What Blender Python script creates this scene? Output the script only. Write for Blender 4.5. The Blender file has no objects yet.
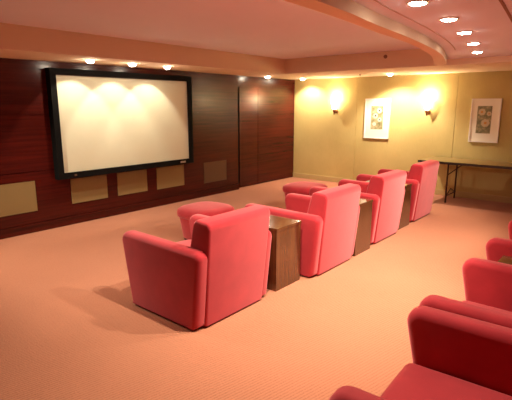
import bpy, bmesh, math, random
from mathutils import Vector, Matrix
random.seed(7)
S = bpy.context.scene
COL = S.collection

# ------------------------------------------------------------------ materials
def lin(c):
    c /= 255.0
    return c / 12.92 if c <= 0.04045 else ((c + 0.055) / 1.055) ** 2.4
def srgb(r, g, b): return (lin(r), lin(g), lin(b), 1.0)

def new_mat(name):
    m = bpy.data.materials.new(name); m.use_nodes = True
    nt = m.node_tree
    return m, nt, nt.nodes['Principled BSDF']
def lk(nt, a, b): nt.links.new(a, b)
def coords(nt, scale=(1, 1, 1), rot=(0, 0, 0), kind='Object'):
    tc = nt.nodes.new('ShaderNodeTexCoord'); mp = nt.nodes.new('ShaderNodeMapping')
    mp.inputs['Scale'].default_value = scale; mp.inputs['Rotation'].default_value = rot
    lk(nt, tc.outputs[kind], mp.inputs['Vector']); return mp.outputs['Vector']
def noise(nt, vec, scale, detail=3, rough=0.55):
    n = nt.nodes.new('ShaderNodeTexNoise'); n.inputs['Scale'].default_value = scale
    n.inputs['Detail'].default_value = detail; n.inputs['Roughness'].default_value = rough
    lk(nt, vec, n.inputs['Vector']); return n.outputs['Fac']
def ramp(nt, fac, stops):
    r = nt.nodes.new('ShaderNodeValToRGB'); e = r.color_ramp.elements
    while len(e) < len(stops): e.new(0.5)
    for k, (p, c) in enumerate(stops): e[k].position = p; e[k].color = c
    lk(nt, fac, r.inputs['Fac']); return r.outputs['Color']
def bump(nt, bsdf, h, strength=0.3, dist=0.01):
    b = nt.nodes.new('ShaderNodeBump'); b.inputs['Strength'].default_value = strength
    b.inputs['Distance'].default_value = dist
    lk(nt, h, b.inputs['Height']); lk(nt, b.outputs['Normal'], bsdf.inputs['Normal'])

def plain(name, col, rough=0.5, metal=0.0, var=0.06, scale=6.0, spec=0.5):
    m, nt, b = new_mat(name)
    f = noise(nt, coords(nt), scale)
    lo = tuple(max(0, c * (1 - var)) for c in col[:3]) + (1,); hi = tuple(min(1, c * (1 + var)) for c in col[:3]) + (1,)
    lk(nt, ramp(nt, f, [(0.3, lo), (0.7, hi)]), b.inputs['Base Color'])
    b.inputs['Roughness'].default_value = rough; b.inputs['Metallic'].default_value = metal
    b.inputs['Specular IOR Level'].default_value = spec
    return m

def velvet():
    m, nt, b = new_mat('red_velvet')
    v = coords(nt)
    n = noise(nt, v, 5.0, 4); n2 = noise(nt, v, 260.0, 2)
    lk(nt, ramp(nt, n, [(0.3, (0.34, 0.012, 0.022, 1)), (0.7, (0.44, 0.019, 0.031, 1))]), b.inputs['Base Color'])
    b.inputs['Roughness'].default_value = 0.75
    b.inputs['Specular IOR Level'].default_value = 0.2
    b.inputs['Sheen Weight'].default_value = 1.0
    b.inputs['Sheen Roughness'].default_value = 0.5
    b.inputs['Sheen Tint'].default_value = (1.0, 0.37, 0.40, 1)
    bump(nt, b, n2, 0.15, 0.002)
    return m

def carpet():
    m, nt, b = new_mat('ribbed_carpet')
    v = coords(nt)
    big = noise(nt, v, 0.9, 5); fine = noise(nt, v, 90.0, 3)
    w = nt.nodes.new('ShaderNodeTexWave'); w.wave_type = 'BANDS'; w.bands_direction = 'X'
    w.inputs['Scale'].default_value = 14.0; w.inputs['Distortion'].default_value = 1.2
    w.inputs['Detail'].default_value = 2.0; w.inputs['Detail Scale'].default_value = 6.0
    lk(nt, coords(nt, rot=(0, 0, math.radians(12))), w.inputs['Vector'])
    mx = nt.nodes.new('ShaderNodeMath'); mx.operation = 'MULTIPLY_ADD'
    lk(nt, w.outputs['Fac'], mx.inputs[0]); mx.inputs[1].default_value = 0.55
    lk(nt, fine, mx.inputs[2])
    ad = nt.nodes.new('ShaderNodeMath'); ad.operation = 'MULTIPLY_ADD'
    lk(nt, big, ad.inputs[0]); ad.inputs[1].default_value = 0.5; lk(nt, mx.outputs[0], ad.inputs[2])
    lk(nt, ramp(nt, ad.outputs[0], [(0.50, (0.33, 0.120, 0.066, 1)), (1.2, (0.49, 0.200, 0.118, 1))]), b.inputs['Base Color'])
    b.inputs['Roughness'].default_value = 0.95; b.inputs['Specular IOR Level'].default_value = 0.1
    b.inputs['Sheen Weight'].default_value = 0.15
    bump(nt, b, mx.outputs[0], 0.35, 0.006)
    return m

def wood(name, dark, light, rough=0.2, scale=(2.0, 0.35, 9.0), coat=0.5):
    m, nt, b = new_mat(name)
    v = coords(nt, scale)
    n = noise(nt, v, 3.0, 6, 0.6); n2 = noise(nt, coords(nt, (0.6, 0.25, 2.2)), 1.4, 2)
    mx = nt.nodes.new('ShaderNodeMath'); mx.operation = 'MULTIPLY_ADD'
    lk(nt, n2, mx.inputs[0]); mx.inputs[1].default_value = 0.6; lk(nt, n, mx.inputs[2])
    lk(nt, ramp(nt, mx.outputs[0], [(0.5, dark), (1.05, light)]), b.inputs['Base Color'])
    b.inputs['Roughness'].default_value = rough; b.inputs['Specular IOR Level'].default_value = 0.35
    b.inputs['Coat Weight'].default_value = coat; b.inputs['Coat Roughness'].default_value = 0.12
    return m

def fabric_wall():
    m, nt, b = new_mat('olive_wall_fabric')
    v = coords(nt, (1, 1, 1))
    n = noise(nt, coords(nt, (60, 60, 4)), 3.0, 3); n2 = noise(nt, v, 1.3, 3)
    mx = nt.nodes.new('ShaderNodeMath'); mx.operation = 'MULTIPLY_ADD'
    lk(nt, n, mx.inputs[0]); mx.inputs[1].default_value = 0.5; lk(nt, n2, mx.inputs[2])
    lk(nt, ramp(nt, mx.outputs[0], [(0.5, (0.48, 0.375, 0.145, 1)), (1.0, (0.58, 0.46, 0.19, 1))]), b.inputs['Base Color'])
    b.inputs['Roughness'].default_value = 0.8; b.inputs['Specular IOR Level'].default_value = 0.2
    bump(nt, b, n, 0.1, 0.002)
    return m

def emit(name, col, strength):
    m, nt, b = new_mat(name)
    f = noise(nt, coords(nt), 3.0)
    lk(nt, ramp(nt, f, [(0.0, col), (1.0, col)]), b.inputs['Emission Color'])
    b.inputs['Base Color'].default_value = (0.9, 0.9, 0.88, 1)
    b.inputs['Emission Strength'].default_value = strength
    return m

def art(name, stops):
    m, nt, b = new_mat(name)
    n = noise(nt, coords(nt), 14.0, 4, 0.7)
    lk(nt, ramp(nt, n, stops), b.inputs['Base Color'])
    b.inputs['Roughness'].default_value = 0.4
    return m

WARM = (1.0, 0.87, 0.65)
M = dict(
    velvet=velvet(), carpet=carpet(), fabric=fabric_wall(),
    mahogany=wood('mahogany_panelling', (0.032, 0.0032, 0.0022, 1), (0.088, 0.0078, 0.0042, 1), 0.27, coat=0.03)
,
    tablewood=wood('walnut_side_table', (0.050, 0.016, 0.005, 1), (0.13, 0.046, 0.014, 1), 0.17, (7, 7, 0.5), 0.8),
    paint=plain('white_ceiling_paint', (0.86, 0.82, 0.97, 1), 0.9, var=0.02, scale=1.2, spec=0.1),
    soffit=plain('beige_soffit_paint', (0.84, 0.64, 0.47, 1), 0.9, var=0.03, scale=1.2, spec=0.1),
    groove=plain('brown_ceiling_trim', (0.30, 0.15, 0.11, 1), 0.8),
    seam=plain('pinkish_ceiling_seam', (0.52, 0.38, 0.38, 1), 0.8),
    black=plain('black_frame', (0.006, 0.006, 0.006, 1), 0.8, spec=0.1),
    canvas=plain('projection_fabric', (0.69, 0.69, 0.53, 1), 0.85, var=0.01, spec=0.1),
    grille=plain('gold_speaker_cloth', (0.27, 0.19, 0.075, 1), 0.6, 0.0, var=0.12, scale=160),
    grilleshaded=plain('shaded_gold_speaker_cloth', (0.13, 0.065, 0.03, 1), 0.7, 0.0, var=0.12, scale=160),  # gold cloth with weak lighting painted into the colour
    white=plain('white_picture_frame', (0.85, 0.82, 0.76, 1), 0.35, var=0.02),
    mat=plain('cream_mount_board', (0.86, 0.82, 0.72, 1), 0.8, var=0.02),
    artA=art('pale_floral_print', [(0.30, (0.10, 0.11, 0.05, 1)), (0.5, (0.34, 0.30, 0.15, 1)), (0.7, (0.55, 0.50, 0.33, 1))]),
    artB=art('green_floral_print', [(0.30, (0.09, 0.10, 0.06, 1)), (0.5, (0.22, 0.21, 0.11, 1)), (0.7, (0.46, 0.40, 0.24, 1))]),
    petal=plain('pale_petals', (0.58, 0.57, 0.50, 1), 0.6), petaly=plain('straw_petals', (0.55, 0.47, 0.31, 1), 0.6), heartd=plain('dark_flower_heart', (0.05, 0.05, 0.07, 1), 0.6),
    hearto=plain('orange_flower_heart', (0.55, 0.26, 0.07, 1), 0.6),
    bronze=plain('bronze_bracket', (0.30, 0.13, 0.05, 1), 0.35, 0.7),
    glass=emit('lit_frosted_glass', (1.0, 0.84, 0.58, 1), 12.0),
    bulb=emit('lit_halogen_lens', (1.0, 0.86, 0.66, 1), 60.0),
    ring=plain('white_lamp_ring', (0.85, 0.78, 0.70, 1), 0.35, var=0.02),
    laminate=wood('woodgrain_table_laminate', (0.20, 0.135, 0.05, 1), (0.30, 0.20, 0.075, 1), 0.35, (1, 6, 6), 0.1),
    edge=plain('dark_table_edge', (0.022, 0.013, 0.009, 1), 0.5),
    steel=plain('dark_steel_tube', (0.05, 0.030, 0.022, 1), 0.4, 0.6),
    skirting=plain('painted_skirting', (0.50, 0.38, 0.17, 1), 0.5, var=0.03),
    foot=plain('black_foot', (0.012, 0.009, 0.008, 1), 0.5),
    plate=plain('ivory_plastic', (0.80, 0.72, 0.52, 1), 0.4, var=0.02),
    wallpaint=plain('tan_wall_paint', (0.22, 0.14, 0.08, 1), 0.85, var=0.04, scale=1.5),
    chrome=plain('grey_metal', (0.5, 0.48, 0.45, 1), 0.3, 0.9),
)

# ------------------------------------------------------------------ helpers
def link(name, bm, mats, parent=None, smooth=False, loc=None):
    me = bpy.data.meshes.new(name)
    bmesh.ops.recalc_face_normals(bm, faces=bm.faces)
    bm.to_mesh(me); bm.free()
    for m in (mats if isinstance(mats, (list, tuple)) else [mats]): me.materials.append(m)
    if smooth:
        for p in me.polygons: p.use_smooth = True
        me.set_sharp_from_angle(angle=math.radians(50))
    o = bpy.data.objects.new(name, me); COL.objects.link(o)
    if parent: o.parent = parent
    if loc: o.location = loc
    return o
def struct(o): o['kind'] = 'structure'; return o
def tag(o, label, cat, group=None):
    o['label'] = label; o['category'] = cat
    if group: o['group'] = group
    return o
def thing(name, loc, label, cat, group=None, rz=0):
    o = bpy.data.objects.new(name, None); COL.objects.link(o)
    o.empty_display_size = 0.1
    o.location = loc; o.rotation_euler = (0, 0, rz)
    return tag(o, label, cat, group)
def copy_tree(o, loc, label):
    c = o.copy(); COL.objects.link(c); c.location = loc; c['label'] = label
    for ch in o.children:
        d = ch.copy(); COL.objects.link(d); d.parent = c
        for g in ch.children:
            e = g.copy(); COL.objects.link(e); e.parent = d
    return c

def box(bm, lo, hi, mi=0):
    x0, y0, z0 = lo; x1, y1, z1 = hi
    v = [bm.verts.new(p) for p in ((x0,y0,z0),(x1,y0,z0),(x1,y1,z0),(x0,y1,z0),(x0,y0,z1),(x1,y0,z1),(x1,y1,z1),(x0,y1,z1))]
    fs = []
    for q in ((0,3,2,1),(4,5,6,7),(0,1,5,4),(1,2,6,5),(2,3,7,6),(3,0,4,7)):
        f = bm.faces.new([v[i] for i in q]); f.material_index = mi; fs.append(f)
    return fs
def bx(lo, hi): bm = bmesh.new(); box(bm, lo, hi); return bm
def bevel(bm, off, seg=2, pred=None):
    es = [e for e in bm.edges if pred is None or pred(e)]
    bmesh.ops.bevel(bm, geom=es, offset=off, segments=seg, profile=0.5, affect='EDGES', clamp_overlap=True)
    return bm
def prism(pts, y0, y1, axis='y'):
    """closed outline in (x,z) extruded along y, or in (x,y) extruded along z"""
    bm = bmesh.new()
    mk = (lambda p, t: (p[0], t, p[1])) if axis == 'y' else (lambda p, t: (p[0], p[1], t))
    a = [bm.verts.new(mk(p, y0)) for p in pts]; b = [bm.verts.new(mk(p, y1)) for p in pts]
    n = len(pts)
    bm.faces.new(a); bm.faces.new(b[::-1])
    for i in range(n): bm.faces.new((a[i], b[i], b[(i+1) % n], a[(i+1) % n]))
    return bm
def lathe(bm, prof, n=24, mi=0, M4=None, cap=True):
    rings = []
    for r, z in prof:
        ring = []
        for k in range(n):
            a = 2*math.pi*k/n; p = Vector((r*math.cos(a), r*math.sin(a), z))
            ring.append(bm.verts.new(M4 @ p if M4 else p))
        rings.append(ring)
    for i in range(len(rings)-1):
        for k in range(n):
            f = bm.faces.new((rings[i][k], rings[i][(k+1)%n], rings[i+1][(k+1)%n], rings[i+1][k])); f.material_index = mi
    if cap:
        for r in (rings[0][::-1], rings[-1]):
            f = bm.faces.new(r); f.material_index = mi
    return bm
def fillet(pts, radii, n=6):
    out = []; m = len(pts)
    for i in range(m):
        p = Vector(pts[i]); u = (Vector(pts[i-1])-p).normalized(); v = (Vector(pts[(i+1) % m])-p).normalized()
        h = math.acos(max(-1, min(1, u.dot(v))))/2; R = radii[i]
        cen = p + (u+v).normalized()*(R/math.sin(h))
        t0 = p+u*(R/math.tan(h))-cen; t1 = p+v*(R/math.tan(h))-cen
        a0 = math.atan2(t0.y, t0.x); d = (math.atan2(t1.y, t1.x)-a0+math.pi) % (2*math.pi)-math.pi
        for k in range(n+1):
            a = a0+d*k/n; out.append((Vector((cen.x+R*math.cos(a), cen.y+R*math.sin(a))), Vector((math.cos(a), math.sin(a)))))
    return out
def pillow_slab(pts, radii, y0, y1, rr, n=5):
    """slab between y0 and y1 with outline pts in (x,z), corners filleted and both rims rounded by rr"""
    f = fillet(pts, radii); b = bmesh.new(); rows = []
    secs = [(y0+rr*(1-math.cos(k/n*math.pi/2)), rr*(1-math.sin(k/n*math.pi/2))) for k in range(n+1)]
    secs += [(y0+y1-y, q) for y, q in secs[::-1]]
    for y, q in secs:
        row = []
        for p, nr in f:
            z = p.y-nr.y*q
            if p.y < .045: z = max(p.y, .02)
            row.append(b.verts.new((p.x-nr.x*q, y, z)))
        rows.append(row)
    for p, q in zip(rows, rows[1:]):
        for k in range(len(p)): b.faces.new((p[k], p[(k+1) % len(p)], q[(k+1) % len(p)], q[k]))
    b.faces.new(rows[0][::-1]); b.faces.new(rows[-1])
    return b
def tube(bm, a, b, r, n=10):
    a = Vector(a); b = Vector(b); d = b - a
    q = d.to_track_quat('Z', 'Y').to_matrix().to_4x4(); q.translation = a
    return lathe(bm, [(r, 0), (r, d.length)], n, 0, q)

# ------------------------------------------------------------------ the room
XL, YB, XR, YN = -6.14, 8.87, 1.7, -2.4
ZS, ZT, ZR = 2.27, 2.53, 2.35            # soffit, tray and right-hand ceiling heights
XREC = -6.21
struct(link('floor', bx((XREC-.1, YN-.1, -.1), (XR+.1, YB+.12, 0)), M['carpet']))

# mahogany wall: backing with separate slabs and shadow gaps between them
bm = bmesh.new()
box(bm, (XL-.18, YN-.1, 0), (XL-.02, 6.80, ZT))
G = .006
for z0, z1 in ((.12, .825), (.825, 1.57), (1.57, ZS+.02)):
    for y0, y1 in ((YN-.1, .55), (.55, 6.82)):
        b0 = len(bm.verts)
        box(bm, (XL-.03, y0+G, z0+G), (XL, y1-G if y1 < 6 else y1, z1-G))
struct(link('wall_left', bm, M['mahogany']))
bm = bmesh.new()                                   # ledge and plinth under the slabs
box(bm, (XL-.03, YN-.1, 0), (XL+.022, 6.82, .105)); box(bm, (XL-.03, YN-.1, .105), (XL+.030, 6.82, .122))
struct(link('baseboard_left', bm, M['mahogany']))
# recessed flush doors at the end of the wall
ZH = 2.06
bm = bmesh.new()
box(bm, (XREC-.12, 6.80, 0), (XREC-.025, YB+.1, ZT))
box(bm, (XREC-.03, 6.80, ZH), (XREC+.004, YB+.02, ZS+.02))
struct(link('wall_recess', bm, M['mahogany']))
struct(link('reveal_shade', bx((XREC-.03, 6.82, 0), (XREC-.015, 6.945, ZH)), M['black']))  # black strip painted in for the unlit reveal beside the doors
for k, (y0, y1) in enumerate(((6.945, 7.53), (7.54, YB))):
    bm = bmesh.new()
    zs = [0.012, .47, .93, 1.39, 1.80, ZH-.008]
    for a, c in zip(zs, zs[1:]): box(bm, (XREC-.03, y0, a+.001), (XREC, y1, c-.001))
    struct(link('door_%d' % (k+1), bm, M['mahogany']))

# olive fabric wall: upholstered panels with seams
bm = bmesh.new()
box(bm, (XREC-.1, YB+.012, 0), (XR+.1, YB+.12, ZT))
xs = [XREC, -4.606, -2.592, -.58, XR+.1]
for a, c in zip(xs, xs[1:]):
    t = bmesh.new(); box(t, (a+.002, YB, .02), (c-.002, YB+.02, ZS+.02)); bevel(t, .004, 2)
    me = bpy.data.meshes.new('tmp'); t.to_mesh(me); t.free(); bm.from_mesh(me); bpy.data.meshes.remove(me)
struct(link('wall_back', bm, M['fabric']))
bm = bmesh.new(); box(bm, (XREC, YB-.014, 0), (XR+.1, YB+.02, .11)); bevel(bm, .004, 2)
struct(link('baseboard_back', bm, M['skirting']))
struct(link('wall_right', bx((XR, YN-.1, 0), (XR+.1, YB+.1, ZT)), M['wallpaint']))
struct(link('wall_front', bx((XREC-.1, YN-.1, 0), (XR+.1, YN, ZT)), M['wallpaint']))

# ceiling: tray with straight fascias on two sides and a curved drop beam on the third
XT, YT = -5.17, 7.06
raw_out = [(-1.46,1.8),(-1.465,2.27),(-1.49,2.73),(-1.52,3.0),(-1.555,3.35),(-1.59,3.8),(-1.64,4.3),(-1.735,5.0),(-1.87,5.7),(-2.03,6.3),(-2.13,6.68),(-2.22,6.9),(-2.36,7.07)]
raw_in  = [(-1.60,1.8),(-1.605,2.27),(-1.63,2.78),(-1.66,3.15),(-1.695,3.5),(-1.725,4.0),(-1.765,4.45),(-1.85,5.0),(-1.985,5.65),(-2.15,6.2),(-2.30,6.68),(-2.38,6.88),(-2.50,7.07)]
def smooth_curve(pts, n=60):
    mir = [(x, 3.6-y) for x, y in pts[::-1] if y > 1.8 and 3.6-y > YN-.3]
    P = [Vector((x, y, 0)) for x, y in mir + pts]
    out = []
    for i in range(len(P)-1):
        p0, p1, p2, p3 = P[max(i-1,0)], P[i], P[i+1], P[min(i+2, len(P)-1)]
        for k in range(6):
            t = k/6
            q = 0.5*((2*p1)+(p2-p0)*t+(2*p0-5*p1+4*p2-p3)*t*t+(3*p1-p0-3*p2+p3)*t**3)
            out.append((q.x, q.y))
    out.append((P[-1].x, P[-1].y))
    return out
CO = smooth_curve(raw_out); CI = smooth_curve(raw_in)
struct(link('ceiling', bx((XREC-.1, YN-.1, ZT), (-1.2, YT+.06, ZT+.06)), M['paint']))
bm = bmesh.new()
box(bm, (XREC-.1, YN-.1, ZS), (XT, YB+.1, ZT))                     # along the screen wall
box(bm, (XT, YT, ZS), (XR+.1, YB+.1, ZT))                          # along the olive wall
struct(link('trim_1', bm, M['soffit']))
bm = bmesh.new()                                                   # curved beam
for i in range(len(CO)-1):
    pass
n = len(CO)
vo0 = [bm.verts.new((x, y, ZS)) for x, y in CO]; vo1 = [bm.verts.new((x, y, ZT)) for x, y in CO]
vi0 = [bm.verts.new((x, y, ZS)) for x, y in CI]; vi1 = [bm.verts.new((x, y, ZT)) for x, y in CI]
for i in range(n-1):
    for a, b in ((vo0, vo1), (vo1, vi1), (vi1, vi0), (vi0, vo0)):
        bm.faces.new((a[i], a[i+1], b[i+1], b[i]))
for i in (0, n-1): bm.faces.new((vo0[i], vo1[i], vi1[i], vi0[i]))
struct(link('trim_2', bm, M['soffit'], smooth=True))
bm = bmesh.new()                                                   # right-hand ceiling, edged by the curve
top = [(x-.02, y) for x, y in CO if YN-.1 < y < YT+.02]
poly = [(XR+.1, YN-.1)] + [(XR+.1, YT+.04)] + top[::-1]
def slab(poly, z0, z1):
    b = bmesh.new()
    lo = [b.verts.new((x, y, z0)) for x, y in poly]; hi = [b.verts.new((x, y, z1)) for x, y in poly]
    f1 = b.faces.new(lo); f2 = b.faces.new(hi[::-1]); m_ = len(poly)
    for i in range(m_): b.faces.new((lo[i], hi[i], hi[(i+1)%m_], lo[(i+1)%m_]))
    bmesh.ops.triangulate(b, faces=[f1, f2])
    return b
bm.free()
struct(link('ceiling_right', slab(poly, ZR, ZT+.06), M['paint']))
def strip(name, pts, w, mat):
    b = bmesh.new(); rows = []
    for i, (x, y) in enumerate(pts):
        rows.append([b.verts.new((x-w/2, y, ZR-.004)), b.verts.new((x+w/2, y, ZR-.004)), b.verts.new((x+w/2, y, ZR+.01)), b.verts.new((x-w/2, y, ZR+.01))])
    for r, s in zip(rows, rows[1:]):
        for k in range(4): b.faces.new((r[k], r[(k+1)%4], s[(k+1)%4], s[k]))
    b.faces.new(rows[0]); b.faces.new(rows[-1][::-1])
    return struct(link(name, b, mat))
strip('trim_3', [(x+.125, y) for x, y in CO if -1.5 < y < 6.0], .012, M['seam'])
strip('trim_4', [(-.66-.09*max(0, y-2.2)**1.15, y) for y in [-1.5+.25*k for k in range(34)] if y < 6.9], .02, M['groove'])

# ------------------------------------------------------------------ lamps
def point_or_spot(parent, loc, kind, energy, col, rad, cone=None, blend=0.5, aim=(0, 0, -1)):
    l = bpy.data.lights.new('lamp_beam', kind); l.energy = energy; l.color = col; l.shadow_soft_size = rad
    if kind == 'SPOT': l.spot_size = math.radians(cone); l.spot_blend = blend
    o = bpy.data.objects.new('lamp_beam', l); COL.objects.link(o); o.parent = parent; o.location = loc
    o.rotation_euler = Vector(aim).to_track_quat('-Z', 'Y').to_euler()
    return o
def downlight(x, y, z, energy, label, group, aim=(0, 0, -1), cone=120, blend=0.6, r=.05, drop=1.0):
    t = thing('ceiling_downlight', (x, y, z), label, 'downlight', group)
    b = bmesh.new(); lathe(b, [(r, -.010), (r+.014, -.008), (r+.018, 0.0), (r, .0)], 28, cap=False)
    link('trim_ring', b, M['ring'], t, True)
    b = bmesh.new(); lathe(b, [(r, -.002), (r, -.009), (r*.94, -.009-.013*drop), (r*.72, -.009-.025*drop), (r*.4, -.009-.033*drop), (.004, -.009-.036*drop)], 28)
    link('lens', b, M['bulb'], t, True)
    point_or_spot(t, (0, 0, -.06), 'SPOT', energy, WARM, .02, cone, blend, aim)
    return t
gs = 'downlights in the soffit above the screen'
downlight(-5.52, 3.30, ZS, 17, 'lit ceiling downlight over the left part of the screen', gs, (-.65, 0, -1), 80, .25)
downlight(-5.52, 3.94, ZS, 17, 'lit ceiling downlight over the middle of the screen', gs, (-.65, 0, -1), 80, .25)
downlight(-5.52, 4.56, ZS, 17, 'lit ceiling downlight over the right part of the screen', gs, (-.65, 0, -1), 80, .25)
gb = 'downlights in the soffit along the olive wall'
downlight(-5.86, 7.42, ZS, 25, 'lit ceiling downlight before the recessed wood doors', gb, (-.3, .1, -1), 120)
downlight(-5.74, 8.50, ZS, 50, 'lit ceiling downlight at the corner where olive wall meets wood wall', gb, (0, .35, -1), 120)
downlight(-3.63, 8.24, ZS, 105, 'lit ceiling downlight above the first framed picture', gb, (0, .35, -1), 120)
gr = 'downlights curving along the right-hand ceiling'
rl = [(-1.19, 3.06, 'nearest lit downlight of the curving row, at the top edge of the photo'),
      (-1.215, 3.78, 'second lit downlight of the curving row, counting from the near end'),
      (-1.315, 4.55, 'middle lit downlight of the curving row on the right-hand ceiling'),
      (-1.46, 5.40, 'fourth lit downlight of the curving row, next to the farthest one'),
      (-1.65, 6.30, 'farthest lit downlight of the curving row, closest to the olive wall')]
for x, y, lb in rl: downlight(x, y, ZR, 85, lb, gr, (-.42, 0, -1), 90, .6, .055, .3)
downlight(-1.80, 2.35, ZT, 125, 'unseen extra downlight in the tray ceiling above the nearest armchair, outside the photo', None, (0, 0, -1), 110, .6, .055, .3)  # unseen lamp, placed by the armchair's shadow, shifted to brighten its back
downlight(-5.30, 1.30, ZS, 130, 'unseen extra soffit downlight left of the screen, outside the photo', None, (.35, .85, -1), 100, .7)  # unseen lamp added to brighten the floor along the screen wall

def sconce(x, label):
    t = thing('wall_sconce', (x, YB, 1.60), label, 'wall lamp', 'wall sconces on the olive wall')
    R90 = Matrix.Rotation(math.pi/2, 4, 'X')
    b = bmesh.new(); lathe(b, [(.045, 0), (.045, .012), (.030, .02)], 20, 0, R90)
    link('wall_plate', b, M['bronze'], t, True, (0, 0, -.03))
    b = bmesh.new(); tube(b, (0, 0, -.03), (0, -.085, -.03), .010)
    link('arm', b, M['bronze'], t, True)
    b = bmesh.new(); lathe(b, [(.006, -.105), (.014, -.095), (.022, -.06), (.040, -.015), (.042, 0), (.030, .004)], 24)
    link('cup', b, M['bronze'], t, True, (0, -.09, 0))
    b = bmesh.new(); lathe(b, [(.030, .004), (.046, .03), (.062, .09), (.072, .16), (.078, .21), (.074, .21), (.066, .15), (.056, .09), (.040, .03), (.02, .012)], 28)
    link('glass_shade', b, M['glass'], t, True, (0, -.09, 0))
    point_or_spot(t, (0, -.09, .25), 'POINT', 10, (1.0, .80, .46), .04)
sconce(-5.09, 'glowing wall sconce on the olive wall nearest the wood wall')
sconce(-3.09, 'glowing wall sconce between the two framed pictures')

# ------------------------------------------------------------------ screen wall furniture
t = thing('projection_screen', (XL, 4.25, 1.425), 'wide pale projection screen in a thick black frame on the dark wood wall', 'projection screen')
y0, y1, z0, z1 = -1.25, 1.25, -.74, .757
bw = .085; D = .115
bm = bmesh.new()
for lo, hi in (((0, y0, z0), (D, y0+bw, z1)), ((0, y1-bw, z0), (D, y1, z1)), ((0, y0+bw, z1-bw), (D, y1-bw, z1)), ((0, y0+bw, z0), (D, y1-bw, z0+bw))):
    box(bm, lo, hi)
bmesh.ops.remove_doubles(bm, verts=bm.verts, dist=.0005)
link('frame', bm, M['black'], t)
link('screen_surface', bx((.02, y0+bw-.005, z0+bw-.005), (D-.03, y1-bw+.005, z1-bw+.005)), M['canvas'], t)
bm = bmesh.new(); box(bm, (D, .94, z0+.025), (D+.004, 1.06, z0+.055)); bevel(bm, .0015, 1)
link('maker_badge', bm, M['chrome'], t)
bm = bmesh.new(); box(bm, (D, -1.02, z0+.03), (D+.006, -.985, z0+.055)); bevel(bm, .002, 1)
link('sensor', bm, M['grilleshaded'], t)

def grille(y0, y1, z0, z1, mat, label):
    t = thing('speaker_grille', (XL, (y0+y1)/2, z0), label, 'speaker grille', 'speaker grilles along the foot of the wood wall')
    w = (y1-y0)/2; h = z1-z0
    b = bmesh.new()
    for lo, hi in (((0,-w,0),(.009,-w+.012,h)), ((0,w-.012,0),(.009,w,h)), ((0,-w+.012,0),(.009,w-.012,.012)), ((0,-w+.012,h-.012),(.009,w-.012,h))): box(b, lo, hi)
    link('grille_frame', b, mat, t)
    link('cloth', bx((0, -w+.011, .011), (.006, w-.011, h-.011)), mat, t)
grille(1.90, 2.715, .29, .70, M['grille'], 'gold speaker grille at the left edge, beside the screen')
grille(3.22, 3.80, .30, .66, M['grille'], 'gold speaker grille under the left end of the screen')
grille(3.985, 4.545, .30, .66, M['grille'], 'gold speaker grille under the middle of the screen')
grille(4.75, 5.355, .29, .66, M['grille'], 'gold speaker grille under the right end of the screen')
grille(5.85, 6.46, .25, .64, M['grilleshaded'], 'gold speaker grille with painted-in shade right of the screen beside the recessed doors')

# ------------------------------------------------------------------ pictures
def picture(x0, x1, z0, z1, px0, px1, pz0, pz1, artm, flowers, label, petal):
    cx = (x0+x1)/2
    t = thing('framed_picture', (cx, YB, z0), label, 'picture', 'framed flower prints on the olive wall')
    w = (x1-x0)/2; h = z1-z0; f = .022
    b = bmesh.new()
    for lo, hi in (((-w,-.035,0),(-w+f,-.004,h)), ((w-f,-.035,0),(w,-.004,h)), ((-w+f,-.035,0),(w-f,-.004,f)), ((-w+f,-.035,h-f),(w-f,-.004,h))): box(b, lo, hi)
    link('frame', b, M['white'], t)
    link('mount', bx((-w+f, -.022, f), (w-f, -.004, h-f)), M['mat'], t)
    b = bmesh.new(); a0, a1, c0, c1 = px0-cx, px1-cx, pz0-z0, pz1-z0
    box(b, (a0, -.0245, c0), (a1, -.021, c1))
    for u, v, r, heart in flowers:
        X = a0+u*(a1-a0); Z = c0+v*(c1-c0)
        for k in range(7):
            an = k*2*math.pi/7
            q = Matrix.Translation((X+.55*r*math.cos(an), -.0245-.0002*(k+1), Z+.55*r*math.sin(an))) @ Matrix.Rotation(math.pi/2, 4, 'X')
            lathe(b, [(r*.48, 0), (r*.44, .001)], 10, 1, q)
        q = Matrix.Translation((X, -.0262, Z)) @ Matrix.Rotation(math.pi/2, 4, 'X')
        lathe(b, [(r*.36, 0), (r*.3, .001)], 12, heart, q)
    link('print', b, [artm, M[petal], M['heartd'], M['hearto']], t)
picture(-4.396, -3.85, 1.02, 1.83, -4.255, -3.99, 1.21, 1.68, M['artA'],
        [(.68,.80,.055,2), (.38,.58,.055,2), (.72,.42,.045,2), (.30,.22,.04,1)], 'white framed print of pale flowers with dark centres, left of the second sconce', 'petal')
picture(-2.325, -1.838, 1.045, 1.81, -2.215, -1.978, 1.205, 1.683, M['artB'],
        [(.32,.78,.060,3), (.82,.72,.04,3), (.62,.38,.070,3)], 'white framed print of blooms with orange centres, above the folding table', 'petaly')

# small dark fittings
bm = bmesh.new(); lathe(bm, [(.03, 0), (.03, .006), (.012, .012), (.012, .03), (.02, .034)], 16, 0, Matrix.Rotation(math.pi/2, 4, 'X'))
tag(link('sprinkler_head', bm, M['groove'], None, True, (-3.2, YT, 2.45)), 'small dark sprinkler on the upright face of the back soffit', 'sprinkler')
bm = bmesh.new(); lathe(bm, [(.028, 0), (.028, -.006), (.012, -.012), (.012, -.03), (.02, -.034)], 16)
tag(link('ceiling_sprinkler', bm, M['groove'], None, True, (-4.12, 8.01, ZS+.003)), 'small dark sprinkler in the underside of the soffit by the olive wall', 'sprinkler')
bm = bmesh.new(); box(bm, (-.035, -.008, -.057), (.035, 0, .057)); bevel(bm, .003, 2)
so = tag(link('wall_outlet', bm, M['plate'], None, False, (-2.87, YB, .22)), 'pale socket plate low on the olive wall behind the folding table leg', 'socket')

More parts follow.
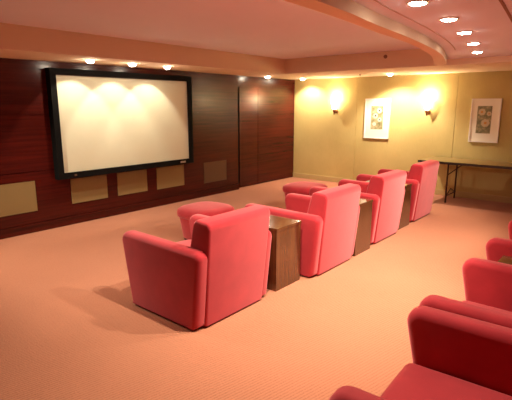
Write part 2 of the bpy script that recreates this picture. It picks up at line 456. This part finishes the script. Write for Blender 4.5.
# ------------------------------------------------------------------ armchairs
def armchair(loc, label, group, HW=.447, rz=0, seat=.335, lift=-.022):
    YM = HW-.127
    t = thing('armchair', loc, label, 'armchair', group, rz)
    ym = YM
    # arms: side panels that lean out at the front and rise a little
    for s in (-1, 1):
        a, c = (YM, HW) if s > 0 else (-HW, -YM)
        b = pillow_slab([(-.385, .02), (.43, .02), (.497, .640+lift), (-.508, .646+lift)], [.02, .03, .06, .08], a, c, .045)
        link('armrest', b, M['velvet'], t, True)
    pts = [(.445, .02), (.525, .815), (.505, .857), (.375, .867), (.345, .835), (.20, .30), (.20, .02)]
    b = prism(pts, -YM-.028, YM+.028)
    for v in b.verts:
        if v.co.z > .8: v.co.y *= 1.045
    bevel(b, .022, 4, lambda e: max(v.co.z for v in e.verts) > .04)
    link('backrest', b, M['velvet'], t, True)
    b = bx((-.40, -YM-.005, .02), (.26, YM+.005, .24)); bevel(b, .02, 3)
    link('seat_base', b, M['velvet'], t, True)
    b = bx((-.465, -YM-.005, .205), (.27, YM+.005, seat)); bevel(b, .05, 5)
    bmesh.ops.subdivide_edges(b, edges=[e for e in b.edges if e.calc_length() > .2], cuts=6, use_grid_fill=True)
    for v in b.verts:
        if v.co.z > seat-.035:
            v.co.z += .034 * max(0, 1-(v.co.y/.33)**2) * max(0, 1-((v.co.x+.11)/.40)**2)
    link('seat_cushion', b, M['velvet'], t, True)
    for fx in (-.25, .37):
        for fy in (-.37, .37):
            b = bmesh.new(); lathe(b, [(.020, 0), (.026, .024)], 14)
            link('foot', b, M['foot'], t, True, (fx, fy, 0))
    return t
gm = 'armchairs in the middle row with their backs to the camera'
CX = -2.80
proto = armchair((CX, 2.575, 0), 'red velvet armchair nearest the camera in the middle row, seen from behind', gm, seat=.41, lift=0)
for x, y, lb in ((-2.715, 4.06, 'second red velvet armchair of the middle row, between the first and second side tables'),
              (-2.75, 5.42, 'third red velvet armchair of the middle row, between the second and third side tables'),
              (-2.79, 6.82, 'farthest red velvet armchair of the middle row, in front of the folding table')):
    copy_tree(proto, (x, y, 0), lb)
gn = 'armchairs in the near row at the right edge'
near = None
armchair((-.325, 1.90, 0), 'red velvet armchair in the lower right corner, cut off by the bottom edge', gn, .52, .045)
for y, lb in ((2.95, 'red velvet armchair at the right edge touching the lower right corner one, side table behind'),
              (4.465, 'red velvet armchair at the right edge beyond the near side table, only its arm showing')):
    if near is None: near = armchair((-.35, y, 0), lb, gn, .49)
    else: copy_tree(near, (-.35, y, 0), lb)

# ------------------------------------------------------------------ side tables
def side_table(loc, label, w=.40, d=.60, h=.605):
    t = thing('side_table', loc, label, 'side table', 'walnut side tables between the armchairs')
    b = bx((-d, -w/2, h-.03), (0, w/2, h)); bevel(b, .004, 2); link('tabletop', b, M['tablewood'], t)
    i = .006
    for s in (-1, 1):
        a = s*(w/2-i); c = s*(w/2-i-.022)
        link('side_panel', bx((-d+i, min(a, c), .0), (-i-.022, max(a, c), h-.03)), M['tablewood'], t)
    link('back_panel', bx((-i-.022, -w/2+i, 0), (-i, w/2-i, h-.03)), M['tablewood'], t)
    link('shelf', bx((-d+i+.02, -w/2+i+.022, .26), (-i-.022, w/2-i-.022, .28)), M['tablewood'], t)
    link('bottom_panel', bx((-d+i, -w/2+i+.022, .03), (-i-.022, w/2-i-.022, .05)), M['tablewood'], t)
    return t
pt = side_table((-2.37, 3.343, 0), 'dark walnut box side table beside the nearest armchair of the middle row')
copy_tree(pt, (-2.28, 4.715, 0), 'dark walnut box side table between the second and third armchairs of the middle row')
copy_tree(pt, (-2.35, 6.12, 0), 'dark walnut box side table between the third and farthest armchairs of the middle row')
side_table((-.07, 3.65, 0), 'walnut side table at the right edge between two near armchairs', .37, .60, .55)

# ------------------------------------------------------------------ ottomans
def ottoman(loc, label):
    t = thing('ottoman', loc, label, 'ottoman', 'ottomans in front of the middle row')
    def ring(sx, sy, z, n=40, e=3.2):
        out = []
        for k in range(n):
            a = 2*math.pi*k/n; c, s = math.cos(a), math.sin(a)
            out.append((sx*math.copysign(abs(c)**(2/e), c), sy*math.copysign(abs(s)**(2/e), s), z))
        return out
    def loft(rs):
        b = bmesh.new(); R = [[b.verts.new(p) for p in r] for r in rs]
        for p, q in zip(R, R[1:]):
            for k in range(len(p)): b.faces.new((p[k], p[(k+1)%len(p)], q[(k+1)%len(p)], q[k]))
        b.faces.new(R[0][::-1]); b.faces.new(R[-1]); return b
    link('base', loft([ring(.255,.255,.035), ring(.262,.262,.045), ring(.30,.30,.31)]), M['velvet'], t, True)
    link('cushion', loft([ring(.298,.298,.305), ring(.322,.322,.325), ring(.325,.325,.37), ring(.315,.315,.405), ring(.285,.285,.428), ring(.22,.22,.443), ring(.1,.1,.45)]), M['velvet'], t, True)
    for fx in (-.19, .19):
        for fy in (-.19, .19):
            b = bmesh.new(); lathe(b, [(.018, 0), (.022, .036)], 12); link('foot', b, M['foot'], t, True, (fx, fy, 0))
    return t
po = ottoman((-4.10, 3.93, 0), 'red velvet ottoman before the second armchair, showing over the nearest armchair')
copy_tree(po, (-4.03, 6.10, 0), 'red velvet ottoman farther back, showing over the arm of the second armchair')

# ------------------------------------------------------------------ folding table by the olive wall
t = thing('folding_table', (-1.77, 8.46, 0), 'long folding table with wood grain top standing by the olive wall', 'table')
L, Wd, H = 1.17, .36, .735
b = bx((-L, -Wd, H-.012), (L, Wd, H)); link('tabletop', b, M['laminate'], t)
b = bmesh.new()
for lo, hi in (((-L-.004,-Wd-.004,H-.042),(L+.004,-Wd,H-.002)), ((-L-.004,Wd,H-.042),(L+.004,Wd+.004,H-.002)), ((-L-.004,-Wd,H-.042),(-L,Wd,H-.002)), ((L,-Wd,H-.042),(L+.004,Wd,H-.002)), ((-L,-Wd,H-.030),(L,Wd,H-.0125))): box(b, lo, hi)
link('edge_band', b, M['edge'], t)
for sx in (-1, 1):
    X = sx*.67
    g = None
    for sy in (-1, 1):
        b = bmesh.new(); tube(b, (X, sy*.256, 0), (X, sy*.256, H-.03), .015); l_ = link('leg', b, M['steel'], t, True)
    for za in (.12, H-.06):
        b = bmesh.new(); tube(b, (X, -.256, za), (X, .256, za), .010); link('cross_bar', b, M['steel'], t, True)
    for sy in (-1, 1):
        b = bmesh.new(); tube(b, (X, sy*.256, .12), (X, 0, .22), .008); link('stay', b, M['steel'], t, True)
    b = bmesh.new(); tube(b, (X, 0, H-.06), (X-sx*.28, 0, H-.025), .009); link('folding_brace', b, M['steel'], t, True)
    b = bmesh.new(); tube(b, (X, -.256, H-.24), (X-sx*.24, -.2, H-.025), .009); link('folding_brace', b, M['steel'], t, True)

# ------------------------------------------------------------------ camera, world, view
cam = bpy.data.cameras.new('camera'); co = bpy.data.objects.new('camera', cam); COL.objects.link(co)
cam.sensor_width = 36; cam.lens = 452/512*36; cam.clip_start = .05
pitch = math.atan(95/452); yaw = math.atan2(384, math.hypot(452, 95))
co.location = (0, 0, 1.70); co.rotation_euler = (math.pi/2-pitch, 0, yaw)
S.camera = co
w = bpy.data.worlds.new('world'); S.world = w; w.use_nodes = True
w.node_tree.nodes['Background'].inputs['Color'].default_value = (.02, .014, .01, 1)
S.view_settings.view_transform = 'Standard'; S.view_settings.look = 'None'
S.view_settings.gamma = 1.0; S.view_settings.use_curve_mapping = False
S.view_settings.exposure = 0.95
